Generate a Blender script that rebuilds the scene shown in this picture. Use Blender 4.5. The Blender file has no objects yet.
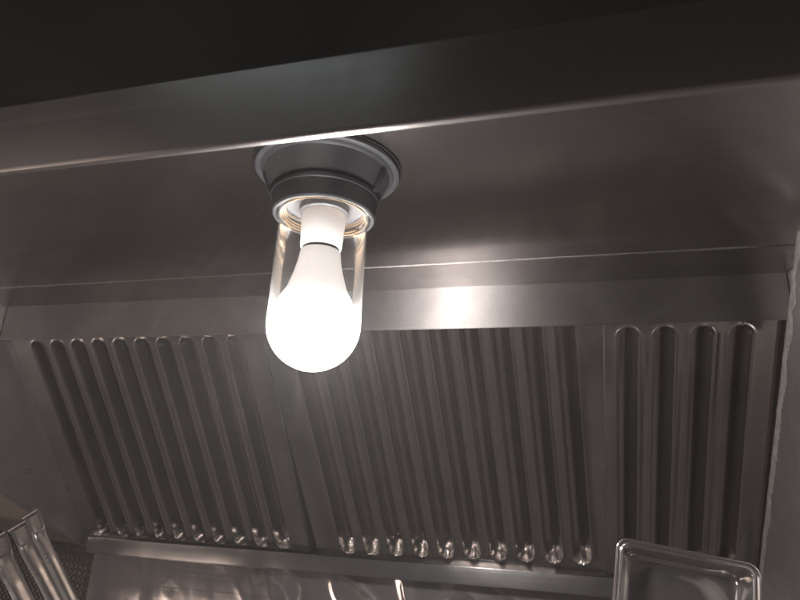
import bpy, bmesh, math, random
from mathutils import Vector, Matrix, noise
random.seed(4)
Z0 = 1.65                      # eye height; all z below are relative to the eye
C = bpy.context.scene.collection
sc = bpy.context.scene

# ------------------------------------------------------------------ materials
def nt(m):
    m.use_nodes = True
    t = m.node_tree; t.nodes.clear()
    out = t.nodes.new('ShaderNodeOutputMaterial')
    return t, out
def ramp(t, src, a, b, ca, cb):
    r = t.nodes.new('ShaderNodeMapRange'); r.inputs[1].default_value = a; r.inputs[2].default_value = b
    r.inputs[3].default_value = ca; r.inputs[4].default_value = cb; t.links.new(src, r.inputs[0]); return r.outputs[0]
def steel(name, col=(.57, .545, .54), rough=.28, aniso=.6, tan=(0, 1, 0), brush=(1.0, 260, 260), brushb=.006,
          wav=.15, wscale=5, dirt=.5, rot=0.0, metallic=1.0, roughvar=.12, tail=.14, trough=.62):
    m = bpy.data.materials.new(name); t, out = nt(m); L = t.links
    p = t.nodes.new('ShaderNodeBsdfPrincipled')
    # brushed and lightly greasy steel scatters in a tight lobe with a wide tail: two lobes mixed
    p2 = t.nodes.new('ShaderNodeBsdfPrincipled'); p2.inputs['Metallic'].default_value = metallic; p2.inputs['Roughness'].default_value = trough
    ms = t.nodes.new('ShaderNodeMixShader'); ms.inputs[0].default_value = tail
    L.new(p.outputs[0], ms.inputs[1]); L.new(p2.outputs[0], ms.inputs[2]); L.new(ms.outputs[0], out.inputs[0])
    tc = t.nodes.new('ShaderNodeTexCoord')
    mp = t.nodes.new('ShaderNodeMapping'); mp.inputs['Scale'].default_value = brush
    L.new(tc.outputs['Object'], mp.inputs[0])
    nb = t.nodes.new('ShaderNodeTexNoise'); nb.inputs['Scale'].default_value = 1; nb.inputs['Detail'].default_value = 3
    L.new(mp.outputs[0], nb.inputs[0])
    nd = t.nodes.new('ShaderNodeTexNoise'); nd.inputs['Scale'].default_value = 7; nd.inputs['Detail'].default_value = 7
    nd.inputs['Roughness'].default_value = .65; nd.inputs['Distortion'].default_value = .6
    L.new(tc.outputs['Object'], nd.inputs[0])
    nw = t.nodes.new('ShaderNodeTexNoise'); nw.inputs['Scale'].default_value = wscale; nw.inputs['Detail'].default_value = 1
    L.new(tc.outputs['Object'], nw.inputs[0])
    # colour: slightly greasy, film-darkened patches
    mx = t.nodes.new('ShaderNodeMix'); mx.data_type = 'RGBA'
    mx.inputs['A'].default_value = (*[c * (1 - .35 * dirt) for c in (col[0], col[1] * .98, col[2] * .97)], 1)
    mx.inputs['B'].default_value = (*col, 1)
    L.new(ramp(t, nd.outputs[0], .3, .62, 0, 1), mx.inputs['Factor'])
    L.new(mx.outputs['Result'], p.inputs['Base Color']); L.new(mx.outputs['Result'], p2.inputs['Base Color'])
    p.inputs['Metallic'].default_value = metallic
    a = t.nodes.new('ShaderNodeMath'); a.operation = 'ADD'
    L.new(ramp(t, nd.outputs[0], .3, .7, rough + roughvar * .6, rough - roughvar * .4), a.inputs[0])
    L.new(ramp(t, nb.outputs[0], .3, .7, -.025, .025), a.inputs[1])
    L.new(a.outputs[0], p.inputs['Roughness'])
    p.inputs['Anisotropic'].default_value = aniso; p.inputs['Anisotropic Rotation'].default_value = rot
    if tan:
        cx = t.nodes.new('ShaderNodeCombineXYZ')
        for i in range(3): cx.inputs[i].default_value = tan[i]
        L.new(cx.outputs[0], p.inputs['Tangent'])
    b1 = t.nodes.new('ShaderNodeBump'); b1.inputs['Strength'].default_value = wav; b1.inputs['Distance'].default_value = .02
    L.new(nw.outputs[0], b1.inputs['Height'])
    b2 = t.nodes.new('ShaderNodeBump'); b2.inputs['Strength'].default_value = brushb; b2.inputs['Distance'].default_value = .0006
    L.new(nb.outputs[0], b2.inputs['Height']); L.new(b1.outputs[0], b2.inputs['Normal'])
    L.new(b2.outputs[0], p.inputs['Normal']); L.new(b1.outputs[0], p2.inputs['Normal'])
    return m
def plain(name, col, rough=.5, metallic=0, nscale=30, var=.2, bump=.1, spec=.5):
    m = bpy.data.materials.new(name); t, out = nt(m); L = t.links
    p = t.nodes.new('ShaderNodeBsdfPrincipled'); L.new(p.outputs[0], out.inputs[0])
    tc = t.nodes.new('ShaderNodeTexCoord'); n = t.nodes.new('ShaderNodeTexNoise')
    n.inputs['Scale'].default_value = nscale; n.inputs['Detail'].default_value = 6; L.new(tc.outputs['Object'], n.inputs[0])
    mx = t.nodes.new('ShaderNodeMix'); mx.data_type = 'RGBA'
    mx.inputs['A'].default_value = (*[c * (1 - var) for c in col], 1); mx.inputs['B'].default_value = (*[min(1, c * (1 + var)) for c in col], 1)
    L.new(n.outputs[0], mx.inputs['Factor']); L.new(mx.outputs['Result'], p.inputs['Base Color'])
    p.inputs['Roughness'].default_value = rough; p.inputs['Metallic'].default_value = metallic
    p.inputs['Specular IOR Level'].default_value = spec
    b = t.nodes.new('ShaderNodeBump'); b.inputs['Strength'].default_value = bump; b.inputs['Distance'].default_value = .001
    L.new(n.outputs[0], b.inputs['Height']); L.new(b.outputs[0], p.inputs['Normal'])
    return m

SL = (0, .629577, -.776938)     # filter slope direction (down and away)
M_ceil = steel('brushed_steel_canopy', tan=(1, 0, 0), rough=.215, aniso=.85, roughvar=.07, dirt=.7, wav=.03, wscale=4, tail=.11, brushb=0, trough=.45)
M_fascia = steel('brushed_steel_fascia', tan=(0, .1, 1), rough=.36, aniso=.7, wav=.10, wscale=5)
M_rail = steel('brushed_steel_rail', col=(.43, .41, .40), tan=(0, .1, 1), rough=.62, aniso=1.0, roughvar=.03, dirt=.9, wav=.05, tail=.08, wscale=5)
M_side = steel('brushed_steel_side', rough=.30, aniso=.2, tan=(0, 0, 1), brush=(260, 2, 260), wav=.02, tail=.36)
M_baffle = steel('pressed_steel_baffle', col=(.55, .52, .505), rough=.17, aniso=.3, tan=SL, brush=(260, 2, 260), wav=.12, wscale=9, dirt=.7, tail=.07, roughvar=.08)
M_frame = steel('pressed_steel_frame', rough=.3, aniso=.3, tan=SL, brush=(260, 2, 260), wav=.1)
M_gut = steel('gutter_steel', col=(.42, .41, .405), tan=(0, .1, 1), rough=.2, aniso=.6, wav=.2, wscale=8)
M_back = steel('polished_splashback', rough=.10, aniso=.3, wav=.10, wscale=9, dirt=.5, roughvar=.1, tail=.25)
M_shield = steel('scuffed_shield_steel', col=(.44, .43, .425), rough=.42, aniso=.3, tan=(0, .63, -.777), brush=(200, 30, 200), brushb=.3, wav=.1, dirt=1, tail=.35, roughvar=.25)
M_pol = steel('polished_handle_steel', col=(.5, .47, .45), rough=.3, aniso=0, tan=None, wav=.06, wscale=30, dirt=1, roughvar=.15, tail=.35)
M_tray = steel('polished_tray_steel', col=(.6, .58, .57), rough=.12, aniso=0, tan=None, wav=.2, wscale=14, tail=.08, dirt=.5, roughvar=.12)
M_dark = steel('dark_perforated_steel', col=(.10, .095, .09), rough=.4, aniso=0, tan=None, wav=.1)
M_black = plain('black_gasket', (.015, .015, .015), .6)
M_cast = plain('grey_lamp_casting', (.105, .108, .115), .5, .3, 60, .25, .15)
M_seal = plain('smeared_sealant', (.21, .195, .19), .6, .4, 260, .6, .9)
M_wall = plain('greasy_beige_wall', (.62, .52, .44), .6, 0, 12, .15, .1)
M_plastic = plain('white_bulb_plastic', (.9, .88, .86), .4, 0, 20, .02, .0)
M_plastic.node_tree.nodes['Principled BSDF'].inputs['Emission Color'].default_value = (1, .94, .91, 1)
M_plastic.node_tree.nodes['Principled BSDF'].inputs['Emission Strength'].default_value = .1   # faint glow added to brighten the bulb's neck and cap
M_ring = plain('grey_bulb_ring', (.02, .018, .018), .4)
M_brass = steel('brass_contact', col=(.45, .33, .22), rough=.4, aniso=0, tan=None)

M_glow = bpy.data.materials.new('lit_bulb_dome'); t, out = nt(M_glow)
e = t.nodes.new('ShaderNodeEmission'); e.inputs[0].default_value = (1, .94, .905, 1)
t.links.new(e.outputs[0], out.inputs[0])
tcg = t.nodes.new('ShaderNodeTexCoord'); sg = t.nodes.new('ShaderNodeSeparateXYZ'); t.links.new(tcg.outputs['Object'], sg.inputs[0])
pg = t.nodes.new('ShaderNodeMath'); pg.operation = 'POWER'; t.links.new(ramp(t, sg.outputs[2], .168, .128, 0, 1), pg.inputs[0]); pg.inputs[1].default_value = 2.2
t.links.new(ramp(t, pg.outputs[0], 0, 1, 2.0, 30), e.inputs[1])   # frosted cap: dim at its rim, brightest over the diodes

M_glass = bpy.data.materials.new('clear_cover_glass'); t, out = nt(M_glass)
tr = t.nodes.new('ShaderNodeBsdfTransparent'); tr.inputs[0].default_value = (.93, .94, .94, 1)
gl = t.nodes.new('ShaderNodeBsdfGlossy'); gl.inputs['Roughness'].default_value = .08
df = t.nodes.new('ShaderNodeBsdfDiffuse'); df.inputs[0].default_value = (.8, .78, .76, 1)
fr = t.nodes.new('ShaderNodeFresnel'); fr.inputs[0].default_value = 1.22
mg = t.nodes.new('ShaderNodeMixShader'); t.links.new(fr.outputs[0], mg.inputs[0]); t.links.new(tr.outputs[0], mg.inputs[1]); t.links.new(gl.outputs[0], mg.inputs[2])
md = t.nodes.new('ShaderNodeMixShader'); md.inputs[0].default_value = .05   # greasy film
t.links.new(mg.outputs[0], md.inputs[1]); t.links.new(df.outputs[0], md.inputs[2]); t.links.new(md.outputs[0], out.inputs[0])

# ------------------------------------------------------------------ helpers
def obj(name, bm, mat, parent=None, smooth=True, ang=35, matrix=None):
    me = bpy.data.meshes.new(name)
    bmesh.ops.recalc_face_normals(bm, faces=bm.faces)
    bm.to_mesh(me); bm.free()
    me.materials.append(mat)
    if smooth:
        me.polygons.foreach_set('use_smooth', [True] * len(me.polygons))
        me.set_sharp_from_angle(angle=math.radians(ang))
    o = bpy.data.objects.new(name, me); C.objects.link(o)
    if parent: o.parent = parent
    if matrix is not None: o.matrix_local = matrix
    return o
def thing(name, label, cat, loc=(0, 0, 0), group=None, matrix=None):
    o = bpy.data.objects.new(name, None); C.objects.link(o); o.empty_display_size = .03
    if matrix is not None: o.matrix_world = matrix
    else: o.location = (loc[0], loc[1], loc[2] + Z0)
    o['label'] = label; o['category'] = cat
    if group: o['group'] = group
    return o
def tag(o, label, cat, group=None):
    o['label'] = label; o['category'] = cat
    if group: o['group'] = group
def rounded(path, r, n=5):
    """round the inner corners of a 2-D polyline"""
    out = [Vector(path[0])]
    for i in range(1, len(path) - 1):
        p0, p, p1 = Vector(path[i - 1]), Vector(path[i]), Vector(path[i + 1])
        a = (p0 - p); b = (p1 - p)
        k = min(r, a.length * .45, b.length * .45)
        A = p + a.normalized() * k; B = p + b.normalized() * k
        for j in range(n + 1):
            s = j / n
            out.append((1 - s) ** 2 * A + 2 * s * (1 - s) * p + s * s * B)
    out.append(Vector(path[-1]))
    return out
def profile_strip(bm, path, x0, x1, th=.0012, r=.002, seg=30, n=5, wob=.0):
    """a folded sheet: 2-D path in (y,z) with thickness, run along x"""
    P = rounded(path, r, n)
    N = []
    for i in range(len(P)):
        d = (P[min(i + 1, len(P) - 1)] - P[max(i - 1, 0)]).normalized()
        N.append(Vector((-d.y, d.x)))
    loop = P + [P[i] + N[i] * th for i in range(len(P) - 1, -1, -1)]
    rows = []
    for k in range(seg + 1):
        x = x0 + (x1 - x0) * k / seg
        w = wob * noise.noise(Vector((x * 3.1, path[0][0] * 9, 1.3)))
        rows.append([bm.verts.new((x, q.x + w * .4, q.y + w)) for q in loop])
    m = len(loop)
    for a, b in zip(rows, rows[1:]):
        for i in range(m):
            bm.faces.new((a[i], a[(i + 1) % m], b[(i + 1) % m], b[i]))
    bm.faces.new(rows[0]); bm.faces.new(rows[-1][::-1])
def prism(bm, pts, ext):
    """closed outline pts (3-D) extruded by vector ext"""
    a = [bm.verts.new(p) for p in pts]; b = [bm.verts.new(Vector(p) + Vector(ext)) for p in pts]
    bm.faces.new(a); bm.faces.new(b[::-1])
    n = len(a)
    for i in range(n): bm.faces.new((a[i], b[i], b[(i + 1) % n], a[(i + 1) % n]))
def lathe(bm, prof, seg=64, close=False):
    """prof: list of (r, z); revolve about z"""
    rings = []
    for r, z in prof:
        if r < 1e-6: rings.append([bm.verts.new((0, 0, z))])
        else: rings.append([bm.verts.new((r * math.cos(2 * math.pi * k / seg), r * math.sin(2 * math.pi * k / seg), z)) for k in range(seg)])
    prs = list(zip(rings, rings[1:]))
    if close: prs.append((rings[-1], rings[0]))
    for a, b in prs:
        for k in range(seg):
            k2 = (k + 1) % seg
            if len(a) == 1 and len(b) == 1: continue
            if len(a) == 1: bm.faces.new((a[0], b[k2], b[k]))
            elif len(b) == 1: bm.faces.new((a[k], a[k2], b[0]))
            else: bm.faces.new((a[k], a[k2], b[k2], b[k]))
def box(bm, lo, hi, bevel=0):
    v = [bm.verts.new((x, y, z)) for x in (lo[0], hi[0]) for y in (lo[1], hi[1]) for z in (lo[2], hi[2])]
    f = [(0, 1, 3, 2), (4, 6, 7, 5), (0, 4, 5, 1), (2, 3, 7, 6), (0, 2, 6, 4), (1, 5, 7, 3)]
    fs = [bm.faces.new([v[i] for i in q]) for q in f]
    if bevel:
        es = {e for q in fs for e in q.edges}
        bmesh.ops.bevel(bm, geom=list(es), offset=bevel, segments=2, affect='EDGES', profile=.5)
def tube(bm, pts, r, seg=12, caps=True):
    pts = [Vector(p) for p in pts]; rings = []
    up = Vector((0, 0, 1))
    for i, p in enumerate(pts):
        d = (pts[min(i + 1, len(pts) - 1)] - pts[max(i - 1, 0)]).normalized()
        u = d.cross(up if abs(d.z) < .95 else Vector((1, 0, 0))).normalized(); w = d.cross(u)
        rings.append([bm.verts.new(p + r * (math.cos(2 * math.pi * k / seg) * u + math.sin(2 * math.pi * k / seg) * w)) for k in range(seg)])
    for a, b in zip(rings, rings[1:]):
        for k in range(seg): bm.faces.new((a[k], a[(k + 1) % seg], b[(k + 1) % seg], b[k]))
    if caps: bm.faces.new(rings[0][::-1]); bm.faces.new(rings[-1])
def sstep(x): x = max(0., min(1., x)); return x * x * (3 - 2 * x)

# ------------------------------------------------------------------ hood
ZC = .2835
hood = thing('extraction_hood', 'brushed stainless steel kitchen extraction hood seen from underneath', 'extraction hood')
XL, XR = -.945, .2765
bm = bmesh.new(); profile_strip(bm, [(.334, ZC), (.72, ZC)], XL + .002, XR - .002, .0012, .001, 40)
obj('canopy_ceiling', bm, M_ceil, hood)
bm = bmesh.new()   # front fascia: vertical face with hemmed bottom and folded top
profile_strip(bm, [(.44, .318), (.3295, .3005), (.3295, .2362), (.3345, .2362), (.3345, .2525)], -1.3, .62, -.0012, .0021, 60)
obj('front_fascia', bm, M_fascia, hood)
bm = bmesh.new()   # filter rail: lapped flange, then the front drop the filters tuck behind
profile_strip(bm, [(.700, .2824), (.7875, .2824)], XL + .002, XR - .002, .0012, .001, 50)
obj('lap_flange', bm, M_ceil, hood)
bm = bmesh.new(); profile_strip(bm, [(.7876, .2824), (.79, .2806), (.79, .2225), (.7945, .2225), (.7945, .236)], XL + .002, XR - .002, .0012, .0024, 50, wob=.0008)
obj('filter_rail', bm, M_rail, hood)
# side cheeks
prof = [(.336, .2362), (.336, ZC - .001), (.80, ZC - .001), (.845, .225), (1.1035, -.095), (1.0885, -.1275), (1.0623, -.1170), (.8661, -.0286)]
bm = bmesh.new(); prism(bm, [(XL, y, z) for y, z in prof], (-.0015, 0, 0)); obj('side_cheek', bm, M_side, hood)
bm = bmesh.new(); prism(bm, [(XR, y, z) for y, z in prof], (.0015, 0, 0)); obj('side_cheek', bm, M_side, hood)
# folded hem along the sloping lower edge of the left cheek
bm = bmesh.new(); tube(bm, [(XL - .0005, 1.0623, -.118), (XL - .0005, .8661, -.030), (XL - .0005, .36, .2185)], .0028, 8); obj('edge_hem', bm, M_side, hood)
# gutter
bm = bmesh.new()
profile_strip(bm, [(1.098, -.1125), (1.0785, -.1125), (1.0760, -.1108), (1.0760, -.1395), (1.086, -.1415), (1.108, -.1415)], -.927, XR - .001, .0012, .0012, 50, wob=.0012)
obj('grease_gutter', bm, M_gut, hood)

# ------------------------------------------------------------------ filters
SV = Vector(SL); NV = Vector((0, -.776938, -.629577)); XV = Vector((1, 0, 0))
T0 = Vector((-.94133, .81268, .22795 + Z0))
PITCH = .0436
def filt_matrix(u, s, off, th=0.0):
    y = -SV
    R = Matrix((XV, y, NV)).transposed()
    R = R @ Matrix.Rotation(th, 3, 'Z')
    M = R.to_4x4(); M.translation = T0 + XV * u + SV * s + NV * off
    return M
def make_filter(label, matrix, W, top, bot, ribs, s0, s1, seed, skew=0, uskew=0):
    """local x across, y up the slope, z towards the room; s = -y"""
    root = thing('grease_filter', label, 'filter', group='stainless baffle filters in the hood', matrix=matrix)
    hw = .0138; ul = ribs[-1] + .0175
    ribs = [c + .0005 * noise.noise(Vector((c * 91, seed, 2))) for c in ribs]
    us = {0.0, .004, .008, W - .008, W - .004, W}
    for c in ribs:
        for d in (-.0172, -.0162, -.0153, -.0146, -.0138, -.0130, -.0122, -.0114, -.0106, -.0095, -.0075, -.005, -.0025, -.001, .0005, .002, .0035, .005, .0065, .008, .0095, .0106, .0115, .0124, .0131, .0138, .0146, .0153, .0162, .0172):
            us.add(c + d)
    us = sorted(us)
    ss = set()
    for c, sg in ((s0, 1), (s1, -1)):
        k = -.003
        while k < .017: ss.add(round(c + sg * k, 5)); k += .00085
    k = top
    while k < bot:
        if k < s0 - .004 or k > s1 + .004 or s0 + .018 < k < s1 - .018: ss.add(round(k, 5))
        k += .009
    ss.add(top); ss.add(bot); ss = sorted(ss)
    def h(u, s):
        z = .0009 * noise.noise(Vector((u * 9 + seed, s * 7, seed * 1.7)))
        for c in ribs:
            t = u - c
            if abs(t) > .0180: continue
            sc_ = min(max(s, s0 + hw), s1 - hw)
            d = math.hypot(t, s - sc_)                 # distance to the stadium axis
            z += .0012 * math.exp(-((d - hw - .0010) / .0017) ** 2)    # raised rim
            if d < hw:
                q = sstep((hw - d) / (.0034 if s == sc_ else .0019))
                # deep groove on one side, folded blade on the other
                blade = sstep((t + .0030) / (hw + .0025))
                dep = .0030 + .0215 * (1 - blade)
                z -= dep * q
        return z
    bm = bmesh.new(); g = []
    for s in ss: g.append([bm.verts.new((u + (uskew * (1 - s / bot) * (u - ul) / (W - ul) if u > ul else 0), -(s + (skew * u * (s - s1) / (bot - s1) if s > s1 else (skew * u * (s0 - s) / (s0 - top) if s < s0 else 0))), h(u, s))) for u in us])
    for a, b in zip(g, g[1:]):
        for i in range(len(us) - 1): bm.faces.new((a[i], a[i + 1], b[i + 1], b[i]))
    # folded sides so the panel has depth
    def skirt(row, dz=-.018):
        low = [bm.verts.new((v.co.x, v.co.y, v.co.z + dz)) for v in row]
        for i in range(len(row) - 1): bm.faces.new((row[i], row[i + 1], low[i + 1], low[i]))
    skirt(g[0]); skirt(g[-1]); skirt([r[0] for r in g]); skirt([r[-1] for r in g])
    obj('baffle_panel', bm, M_baffle, root, ang=50)
    # perimeter frame: thin hemmed channel behind the face
    bm = bmesh.new()
    for lo, hi in (((-.0012, -bot, -.0300), (.0018, -top, -.0035)), ((W - .0018, -bot, -.0300), (W + .0012, -top, -.0035))):
        box(bm, lo, hi, .0005)
    for ya, yb in ((-bot - .0012, -bot + .0018), (-top - .0018, -top + .0012)):
        box(bm, (.0022, ya, -.0300), (W - .0022, yb, -.0035), .0005)
    box(bm, (.0022, -bot + .0022, -.0300), (W - .0022, -top - .0022, -.0285))
    obj('frame', bm, M_frame, root)
    return root
make_filter('leftmost baffle filter of the row, all ten ribs showing rounded ends',
            filt_matrix(-.003, 0, -.0015), .4925, -.030, .4325, [.0534 + i * .0432 for i in range(10)], .0035, .4290, 1)
th2 = math.radians(2.1)
make_filter('middle baffle filter, upper rib ends hidden behind the rail above',
            filt_matrix(.490, 0, .0005, th2), .4925, -.020, .4370, [.0615 + i * .0440 for i in range(10)], -.008, .4290, 2, .0366, .0155)
f3 = make_filter('rightmost baffle filter with only four ribs, beside the grey side sheet',
            filt_matrix(.999, 0, .003), .206, -.030, .4345, [.0300 + i * .0456 for i in range(4)], .0035, .4200, 3)
bm = bmesh.new(); lathe(bm, [(0, .0035), (.0022, .003), (.0036, .001), (.0038, -.0005), (0, -.0006)], 16)
obj('rivet', bm, M_pol, f3, matrix=Matrix.Translation((.1660, -.0005, .001)))

# ------------------------------------------------------------------ lamp
LX, LY = -.2025, .452
lamp = thing('hood_lamp', 'round grey metal lamp fitting with clear glass jar cover under the hood ceiling', 'lamp', (LX, LY, 0))
bm = bmesh.new()
lathe(bm, [(.0, ZC - .0005), (.0655, ZC - .0005), (.0668, ZC - .003), (.0662, ZC - .0055), (.0640, ZC - .0062), (.0615, ZC - .0058),
           (.0600, ZC - .0075), (.0580, ZC - .0085), (.0560, ZC - .012), (.0505, ZC - .026), (.0495, ZC - .0275), (.0, ZC - .0275)], 96)
obj('base_flange', bm, M_cast, lamp, ang=28)
bm = bmesh.new()
lathe(bm, [(.0488, .2558), (.0470, .2550), (.0470, .2528), (.0492, .2522), (.0492, .2498), (.0474, .2490), (.0466, .238), (.0462, .2345), (.0450, .2330), (.0428, .2330), (.0424, .2350), (.0424, .2440), (.0, .2440), (.0, .2558)], 96, close=False)
obj('collar', bm, M_cast, lamp, ang=28)
for a in (-158, -8):
    bm = bmesh.new()
    prism(bm, [(0, -.0035, ZC - .0085), (.010, -.003, ZC - .0085), (.0095, -.003, ZC - .014), (.0025, -.003, ZC - .030), (-.003, -.0035, ZC - .033)], (0, .007, 0))
    bmesh.ops.bevel(bm, geom=list(bm.edges), offset=.0008, segments=2, affect='EDGES')
    m = Matrix.Rotation(math.radians(a), 4, 'Z') @ Matrix.Translation((.0485, 0, 0))
    obj('clip', bm, M_cast, lamp, matrix=m)
bm = bmesh.new()   # black gasket against the ceiling
lathe(bm, [(.0640, ZC - .0004), (.0685, ZC - .0004), (.0685, ZC - .0016), (.0640, ZC - .0016)], 96, close=True)
obj('gasket', bm, M_black, lamp)
RG = .0398; ZG = .1335
pr = [(.0405, .2420), (.0412, .2365), (.0408, .2325)]
pr += [(RG, .2290), (RG, .2150), (RG, .19), (RG, .165), (RG, .145)]
for k in range(0, 37): a = math.pi / 2 * k / 36; pr.append((RG * math.cos(a), ZG - RG * math.sin(a)))
pr[-1] = (0, ZG - RG)
bm = bmesh.new(); lathe(bm, pr, 160)
obj('glass_cover', bm, M_glass, lamp, ang=80)
bm = bmesh.new()  # moulded screw threads of the glass: fine rings round the mouth
for k in range(4):
    z = .2325 + k * .0024; r = .0386 - k * .0012
    tube(bm, [(r * math.cos(2 * math.pi * j / 48 + k), r * math.sin(2 * math.pi * j / 48 + k), z + .0024 * j / 48) for j in range(49)], .0006, 6)
obj('thread_ring', bm, M_brass, lamp)
bm = bmesh.new(); lathe(bm, [(0, .2438), (.0225, .2438), (.0225, .2375), (.0205, .2365), (0, .2365)], 48)
obj('socket', bm, M_cast, lamp)

bulb = thing('light_bulb', 'lit white LED bulb glowing inside the clear glass jar', 'light bulb', (LX, LY, 0))
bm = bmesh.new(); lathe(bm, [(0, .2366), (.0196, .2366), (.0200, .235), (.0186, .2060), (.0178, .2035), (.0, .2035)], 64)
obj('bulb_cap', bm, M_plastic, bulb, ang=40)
bm = bmesh.new(); lathe(bm, [(0, .2035), (.0166, .2035), (.0166, .2005), (0, .2005)], 64)
obj('seam_ring', bm, M_ring, bulb)
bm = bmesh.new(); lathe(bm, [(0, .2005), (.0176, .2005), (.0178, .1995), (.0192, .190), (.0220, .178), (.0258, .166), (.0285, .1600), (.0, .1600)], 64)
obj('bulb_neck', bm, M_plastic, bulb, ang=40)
pr = [(.0285, .1600), (.0320, .1535), (.0339, .1460), (.0349, .1400)]
for k in range(0, 33): a = math.pi / 2 * k / 32; pr.append((.0352 * math.cos(a), .1335 - .0352 * math.sin(a)))
pr[-1] = (0, .1335 - .0352)
bm = bmesh.new(); lathe(bm, pr, 128); obj('bulb_dome', bm, M_glow, bulb, ang=80)

# ------------------------------------------------------------------ things round the hood
# right shield sheet
shield = thing('side_shield', 'grey steel side sheet with a ragged sealant-smeared slanting edge at the right', 'steel panel', (.235, .6, 0))
outl = [(.628, .262), (.622, .2700), (.610, .2745), (.36, .2745), (.36, -.40), (1.045, -.40), (.958, -.1096 - .09), (.955, -.106), (.882, -.040 + .012)]
outl = [(.632, .262), (.626, .2710), (.614, .2745), (.36, .2745), (.36, -.45), (1.05, -.45), (1.05, -.2254)]
bm = bmesh.new(); prism(bm, [(0, y - .6, z) for y, z in outl], (.0016, 0, 0))
obj('sheet', bm, M_shield, shield, smooth=False)
# ragged sealant strip on the face along the slanting edge
bm = bmesh.new()
A = Vector((0, .626 - .6, .2700)); B = Vector((0, 1.05 - .6, -.2254)); d = (B - A).normalized(); w = Vector((0, d.z, -d.y))
N_ = 160; rows = []
for i in range(N_ + 1):
    p = A + (B - A) * i / N_; f = noise.noise(Vector((i * .13, 0, 0))); f2 = noise.noise(Vector((i * .7, 3, 0)))
    wid = .013 + .009 * f + .006 * f2 + .004 * noise.noise(Vector((i * 2.3, 7, 0)))
    wid *= 1 if i < 118 else max(.25, 1 - (i - 118) / 40)
    row = []
    for j in range(9):
        v = j / 8; th = .0004 + .0016 * math.sin(math.pi * min(1, v * 1.1 + .05)) * (.7 + .8 * noise.noise(Vector((i * .3, j * .9, 1)))) if j < 8 else -.0001
        row.append(bm.verts.new(p + w * (v * wid - .0012) + Vector((-max(th, .0003) if j < 8 else .0002, 0, 0))))
    rows.append(row)
for a, b in zip(rows, rows[1:]):
    for j in range(8): bm.faces.new((a[j], a[j + 1], b[j + 1], b[j]))
obj('sealant_smear', bm, M_seal, shield, ang=60)

# splashback below the gutter, with soft vertical dents
bm = bmesh.new(); g = []
for i in range(401):
    x = -.937 + (XR + .937) * i / 400; row = []
    for j in range(61):
        z = -.128 - .30 * j / 60
        cr_ = (1 - abs(noise.noise(Vector((x * 15 + z * 5, z * 11, 9))))) ** 6 * (.05 + .8 * math.exp(-((x + .25) / .15) ** 2))
        y = 1.114 + .0012 * noise.noise(Vector((x * 12, z * 3, 2))) - .006 * cr_ + .0006 * noise.noise(Vector((x * 34, z * 7, 5)))
        row.append(bm.verts.new((x, y, z + Z0)))
    g.append(row)
for a, b in zip(g, g[1:]):
    for j in range(60): bm.faces.new((a[j], a[j + 1], b[j + 1], b[j]))
ret = bmesh.ops.extrude_face_region(bm, geom=list(bm.faces))
bmesh.ops.translate(bm, verts=[v for v in ret['geom'] if isinstance(v, bmesh.types.BMVert)], vec=(0, .002, 0))
o = obj('splashback', bm, M_back, ang=60); tag(o, 'polished rippled steel sheet on the wall below the filter gutter', 'splashback')

# kitchen wall behind everything
bm = bmesh.new(); box(bm, (-3.2, 1.17, -1.6 + Z0), (2.4, 1.25, 1.0 + Z0)); o = obj('wall', bm, M_wall, smooth=False); o['kind'] = 'structure'

# perforated dark guard
bm = bmesh.new()
cell = .0118; x0, x1, zt, zb = -1.330, -.9395, -.112, -.420
def top_at(x): return -.117 - .0 * x
nx = int((x1 - x0) / cell); nz = int((zt - zb) / cell)
def zsl(x): return -.1150 - (x + 1.2) * .072
K = 8; hr = .0042
for i in range(nx):
    for j in range(nz):
        cx = x0 + (i + .5) * cell; cz = -(j + .5) * cell
        corners = []
        ro = []; ri = []
        for k in range(K):
            a = 2 * math.pi * (k + .5) / K
            dx, dz = math.cos(a), math.sin(a); m_ = max(abs(dx), abs(dz))
            X_ = cx + dx / m_ * cell / 2; 
            ro.append(bm.verts.new((X_, 1.120, zsl(X_) + cz + dz / m_ * cell / 2 + Z0)))
            jit = 1 if j > 1 else 0.001
            Xi = cx + dx * hr * jit
            ri.append(bm.verts.new((Xi, 1.120, zsl(Xi) + cz + dz * hr * jit + Z0)))
        for k in range(K): bm.faces.new((ro[k], ro[(k + 1) % K], ri[(k + 1) % K], ri[k]))
        for c in ((1, 1), (-1, 1), (-1, -1), (1, -1)):
            pass
bmesh.ops.remove_doubles(bm, verts=bm.verts, dist=.00002)
ret = bmesh.ops.extrude_face_region(bm, geom=list(bm.faces))
bmesh.ops.translate(bm, verts=[v for v in ret['geom'] if isinstance(v, bmesh.types.BMVert)], vec=(0, .0015, 0))
o = obj('perforated_guard', bm, M_dark, ang=30); tag(o, 'dark perforated metal sheet on the wall left of the splashback', 'perforated sheet')

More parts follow.
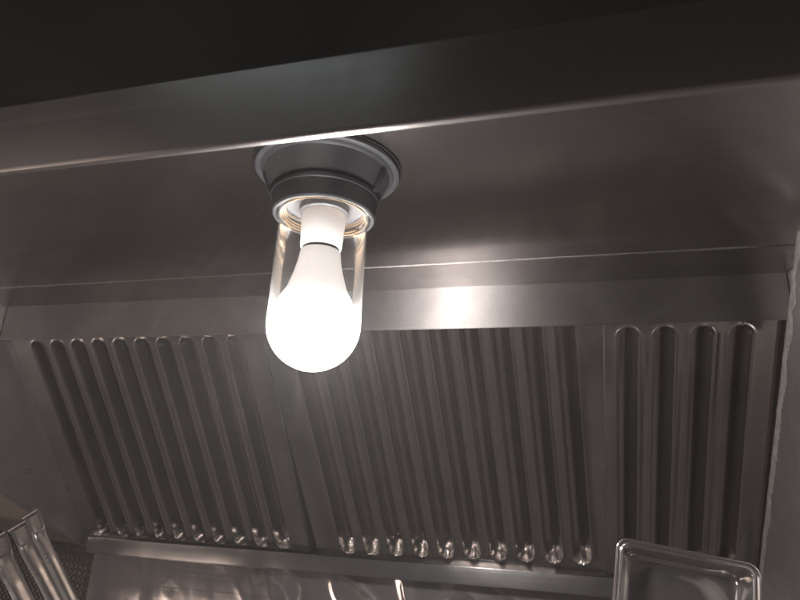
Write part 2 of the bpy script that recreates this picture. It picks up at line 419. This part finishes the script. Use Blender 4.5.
# three channel handles, lower left
def handle(label, P0, P1, end, wid_end, Y, tilt):
    """P0,P1: ends of the rolled top bar (x,z); strap runs to 'end' (x,z)"""
    c = (Vector(P0) + Vector(P1)) / 2
    root = thing('steel_tongs', label, 'tongs', (c.x, Y, c.y), 'steel tongs at the lower left')
    a = Vector((P0[0] - c.x, 0, P0[1] - c.y)); b = Vector((P1[0] - c.x, 0, P1[1] - c.y)); ax = (b - a).normalized()
    bm = bmesh.new(); tube(bm, [a * 1.03, a * .96, b * .96, b * 1.03], .0042, 16); obj('rolled_bar', bm, M_pol, root)
    dn = Vector((end[0] - c.x, tilt, end[1] - c.y)); Ln = dn.length; dn.normalize()
    nrm = dn.cross(ax).normalized();
    if nrm.y > 0: nrm = -nrm
    side = ax
    W0 = (b - a).length / 2
    bm = bmesh.new(); rows = []
    stations = [(.0, 1.0, .0), (.010, .98, .0005), (.022, .95, .001), (.030, .90, .002), (.033, .84, -.001), (.045, .78, .001), (.09, .72, .0), (.18, .66, 0), (Ln, .62, 0)]
    for s, k, bump in stations:
        w_ = W0 * k; lip = .0055 if s > .031 else .0022
        prof = [(-1, lip), (-.97, lip * 1.15), (-.90, lip * .9), (-.80, .0012), (-.6, 0), (-.2, -.0004), (.2, -.0004), (.6, 0), (.80, .0012), (.90, lip * .9), (.97, lip * 1.15), (1, lip)]
        rows.append([bm.verts.new(dn * s + side * (u * w_) + nrm * (v + bump)) for u, v in prof])
    for p, q in zip(rows, rows[1:]):
        for i in range(len(p) - 1): bm.faces.new((p[i], p[i + 1], q[i + 1], q[i]))
    ret = bmesh.ops.extrude_face_region(bm, geom=list(bm.faces))
    bmesh.ops.translate(bm, verts=[v for v in ret['geom'] if isinstance(v, bmesh.types.BMVert)], vec=-nrm * .0015)
    obj('channel_strap', bm, M_pol, root, ang=40)
handle('leftmost of the three steel tongs, cut by the picture edge', (-.8771, -.1052), (-.8411, -.0835), (-.700, -.268), .02, .80, .02)
handle('middle of the three steel tongs with rolled top bar', (-.8353, -.0818), (-.8073, -.0655), (-.660, -.262), .02, .80, .03)
handle('rightmost and highest of the steel tongs, with shiny rolled top bar', (-.8030, -.0612), (-.7798, -.0475), (-.624, -.262), .02, .79, .03)

# steel pan standing at the lower right
ang = math.radians(-8.0)
pan = thing('steel_pan', 'shiny rounded steel pan standing upright with a double rolled rim at the lower right', 'pan',
            matrix=Matrix.Translation((.1035, .70, -.135 + Z0)) @ Matrix.Rotation(-ang, 4, 'Y') @ Matrix.Rotation(math.radians(-6), 4, 'X'))
def rrect(w, hgt, r, n=8):
    out = []
    for cx, cz, a0 in ((w - r, hgt - r, 0), (-w + r, hgt - r, 90), (-w + r, -hgt + r, 180), (w - r, -hgt + r, 270)):
        for k in range(n + 1):
            a = math.radians(a0 + 90 * k / n); out.append((cx + r * math.cos(a), cz + r * math.sin(a)))
    return out
def rings_mesh(bm, spec, fill_last=True):
    """spec: list of (halfw, halfh, radius, y)"""
    R_ = []
    for w_, h_, r_, y_ in spec: R_.append([bm.verts.new((x, y_, z)) for x, z in rrect(w_, h_, r_)])
    for a, b in zip(R_, R_[1:]):
        n = len(a)
        for i in range(n): bm.faces.new((a[i], a[(i + 1) % n], b[(i + 1) % n], b[i]))
    if fill_last: bm.faces.new(R_[-1])
W, H = .0675, .095
bm = bmesh.new()
rings_mesh(bm, [(W - .0075, H - .0075, .0075, .0025), (W - .009, H - .009, .007, .012), (W - .011, H - .011, .010, .030), (W - .014, H - .014, .018, .034), (W - .020, H - .020, .034, .036), (W - .026, H - .026, .038, .0335), (W - .036, H - .036, .030, .0335)])
obj('pan_body', bm, M_tray, pan, ang=60)
bm = bmesh.new()
prof = []
rings_mesh(bm, [(W - .0078, H - .0078, .0072, .0030), (W - .0062, H - .0062, .0085, .0004), (W - .0050, H - .0050, .0095, .0006), (W - .0040, H - .0040, .0100, .0022), (W - .0030, H - .0030, .0105, .0022),
                (W - .0018, H - .0018, .0112, -.0002), (W - .0006, H - .0006, .0118, -.0002), (W, H, .012, .0012), (W + .0001, H + .0001, .012, .0040), (W - .001, H - .001, .011, .0050)], False)
obj('rolled_rim', bm, M_tray, pan, ang=70)

# thin scattering volume added to imitate the camera glow round the bulb
bm = bmesh.new(); box(bm, (-3.6, -2.8, -2.7 + Z0), (2.8, 1.6, 1.35 + Z0))
M_haze = bpy.data.materials.new('halo_volume'); t, out = nt(M_haze)
pv = t.nodes.new('ShaderNodeVolumePrincipled'); pv.inputs['Color'].default_value = (.94, .94, .96, 1); pv.inputs['Density'].default_value = .023
pv.inputs['Anisotropy'].default_value = 0
t.links.new(pv.outputs[0], out.inputs['Volume'])
o = obj('bulb_halo_haze', bm, M_haze, smooth=False); o['kind'] = 'stuff'

# ------------------------------------------------------------------ camera
Mw = ((0.9655142, -0.0381052, -0.2575467), (0.2564225, 0.3103685, 0.9153791), (0.0450537, -0.9498523, 0.3094362))
R = Matrix([[r[0], -r[1], -r[2]] for r in Mw]).to_4x4(); R.translation = (0, 0, Z0)
cam = bpy.data.cameras.new('camera'); co = bpy.data.objects.new('camera', cam); C.objects.link(co)
co.matrix_world = R; cam.sensor_width = 36; cam.lens = 36 * 594.2 / 800; cam.clip_start = .02; cam.clip_end = 50
cam.dof.use_dof = True; cam.dof.focus_distance = .68; cam.dof.aperture_fstop = 8
sc.camera = co

# ------------------------------------------------------------------ light
pl = bpy.data.lights.new('bulb_light', 'POINT'); pl.energy = 11; pl.use_soft_falloff = False; pl.shadow_soft_size = .0368; pl.color = (1, .94, .905)
po = bpy.data.objects.new('bulb_light', pl); C.objects.link(po); po.location = (LX, LY, .1335 + Z0)
def area(name, loc, target, size, sizey, power, col):
    l = bpy.data.lights.new(name, 'AREA'); l.shape = 'RECTANGLE'; l.size = size; l.size_y = sizey; l.energy = power; l.color = col
    o = bpy.data.objects.new(name, l); C.objects.link(o); o.location = (loc[0], loc[1], loc[2] + Z0)
    d = Vector(target) - Vector(loc); o.rotation_euler = d.to_track_quat('-Z', 'Y').to_euler(); return o
area('kitchen_tube_lamp', (-.85, -.5, 1.5), (-.45, .4, .3), .8, .12, .6, (.86, 1, .99))
area('warm_fill_left', (-2.2, -1.4, .35), (-.5, .5, .2), .9, .6, 1.6, (1, .84, .76))  # unseen warm fill, added to lighten the left of the fascia
area('warm_fill_low', (-1.7, -.5, -.7), (-.7, 1.1, -.05), .5, .3, 2.2, (1, .80, .68))  # unseen warm fill, added low left for the wall and lower ribs

area('warm_fill_right', (1.7, -1.5, .1), (.2, .8, .1), .7, .4, .35, (1, .78, .66))  # unseen weak fill, added to lift the right end of the fascia
w = bpy.data.worlds.new('World'); sc.world = w; w.use_nodes = True; t = w.node_tree; t.nodes.clear()
out = t.nodes.new('ShaderNodeOutputWorld'); bg = t.nodes.new('ShaderNodeBackground')
tc = t.nodes.new('ShaderNodeTexCoord'); n = t.nodes.new('ShaderNodeTexNoise'); n.inputs['Scale'].default_value = 2.2; n.inputs['Detail'].default_value = 3
t.links.new(tc.outputs['Generated'], n.inputs[0])
cr = t.nodes.new('ShaderNodeValToRGB'); cr.color_ramp.elements[0].position = .28; cr.color_ramp.elements[0].color = (.008, .008, .009, 1)
cr.color_ramp.elements[1].position = .66; cr.color_ramp.elements[1].color = (.052, .041, .039, 1)
t.links.new(n.outputs[0], cr.inputs[0])
sx = t.nodes.new('ShaderNodeSeparateXYZ'); t.links.new(tc.outputs['Generated'], sx.inputs[0])
mr = ramp(t, sx.outputs[2], -.3, .48, 2.2, .2)   # the room is lighter below than up at its ceiling
mlt = t.nodes.new('ShaderNodeMath'); mlt.operation = 'MULTIPLY'; t.links.new(mr, mlt.inputs[0]); mlt.inputs[1].default_value = 1.0
t.links.new(cr.outputs[0], bg.inputs[0]); t.links.new(mlt.outputs[0], bg.inputs[1]); t.links.new(bg.outputs[0], out.inputs[0])

# hood pieces are authored relative to the eye; things made with 'thing' already carry Z0
sc.view_settings.view_transform = 'Standard'; sc.view_settings.look = 'None'; sc.view_settings.exposure = 0; sc.view_settings.gamma = 1
sc.render.engine = 'CYCLES'; sc.cycles.use_denoising = True
sc.cycles.max_bounces = 10; sc.cycles.glossy_bounces = 8; sc.cycles.transparent_max_bounces = 16; sc.cycles.sample_clamp_indirect = 20; sc.cycles.blur_glossy = .1
sc.render.resolution_x = 1024; sc.render.resolution_y = 768
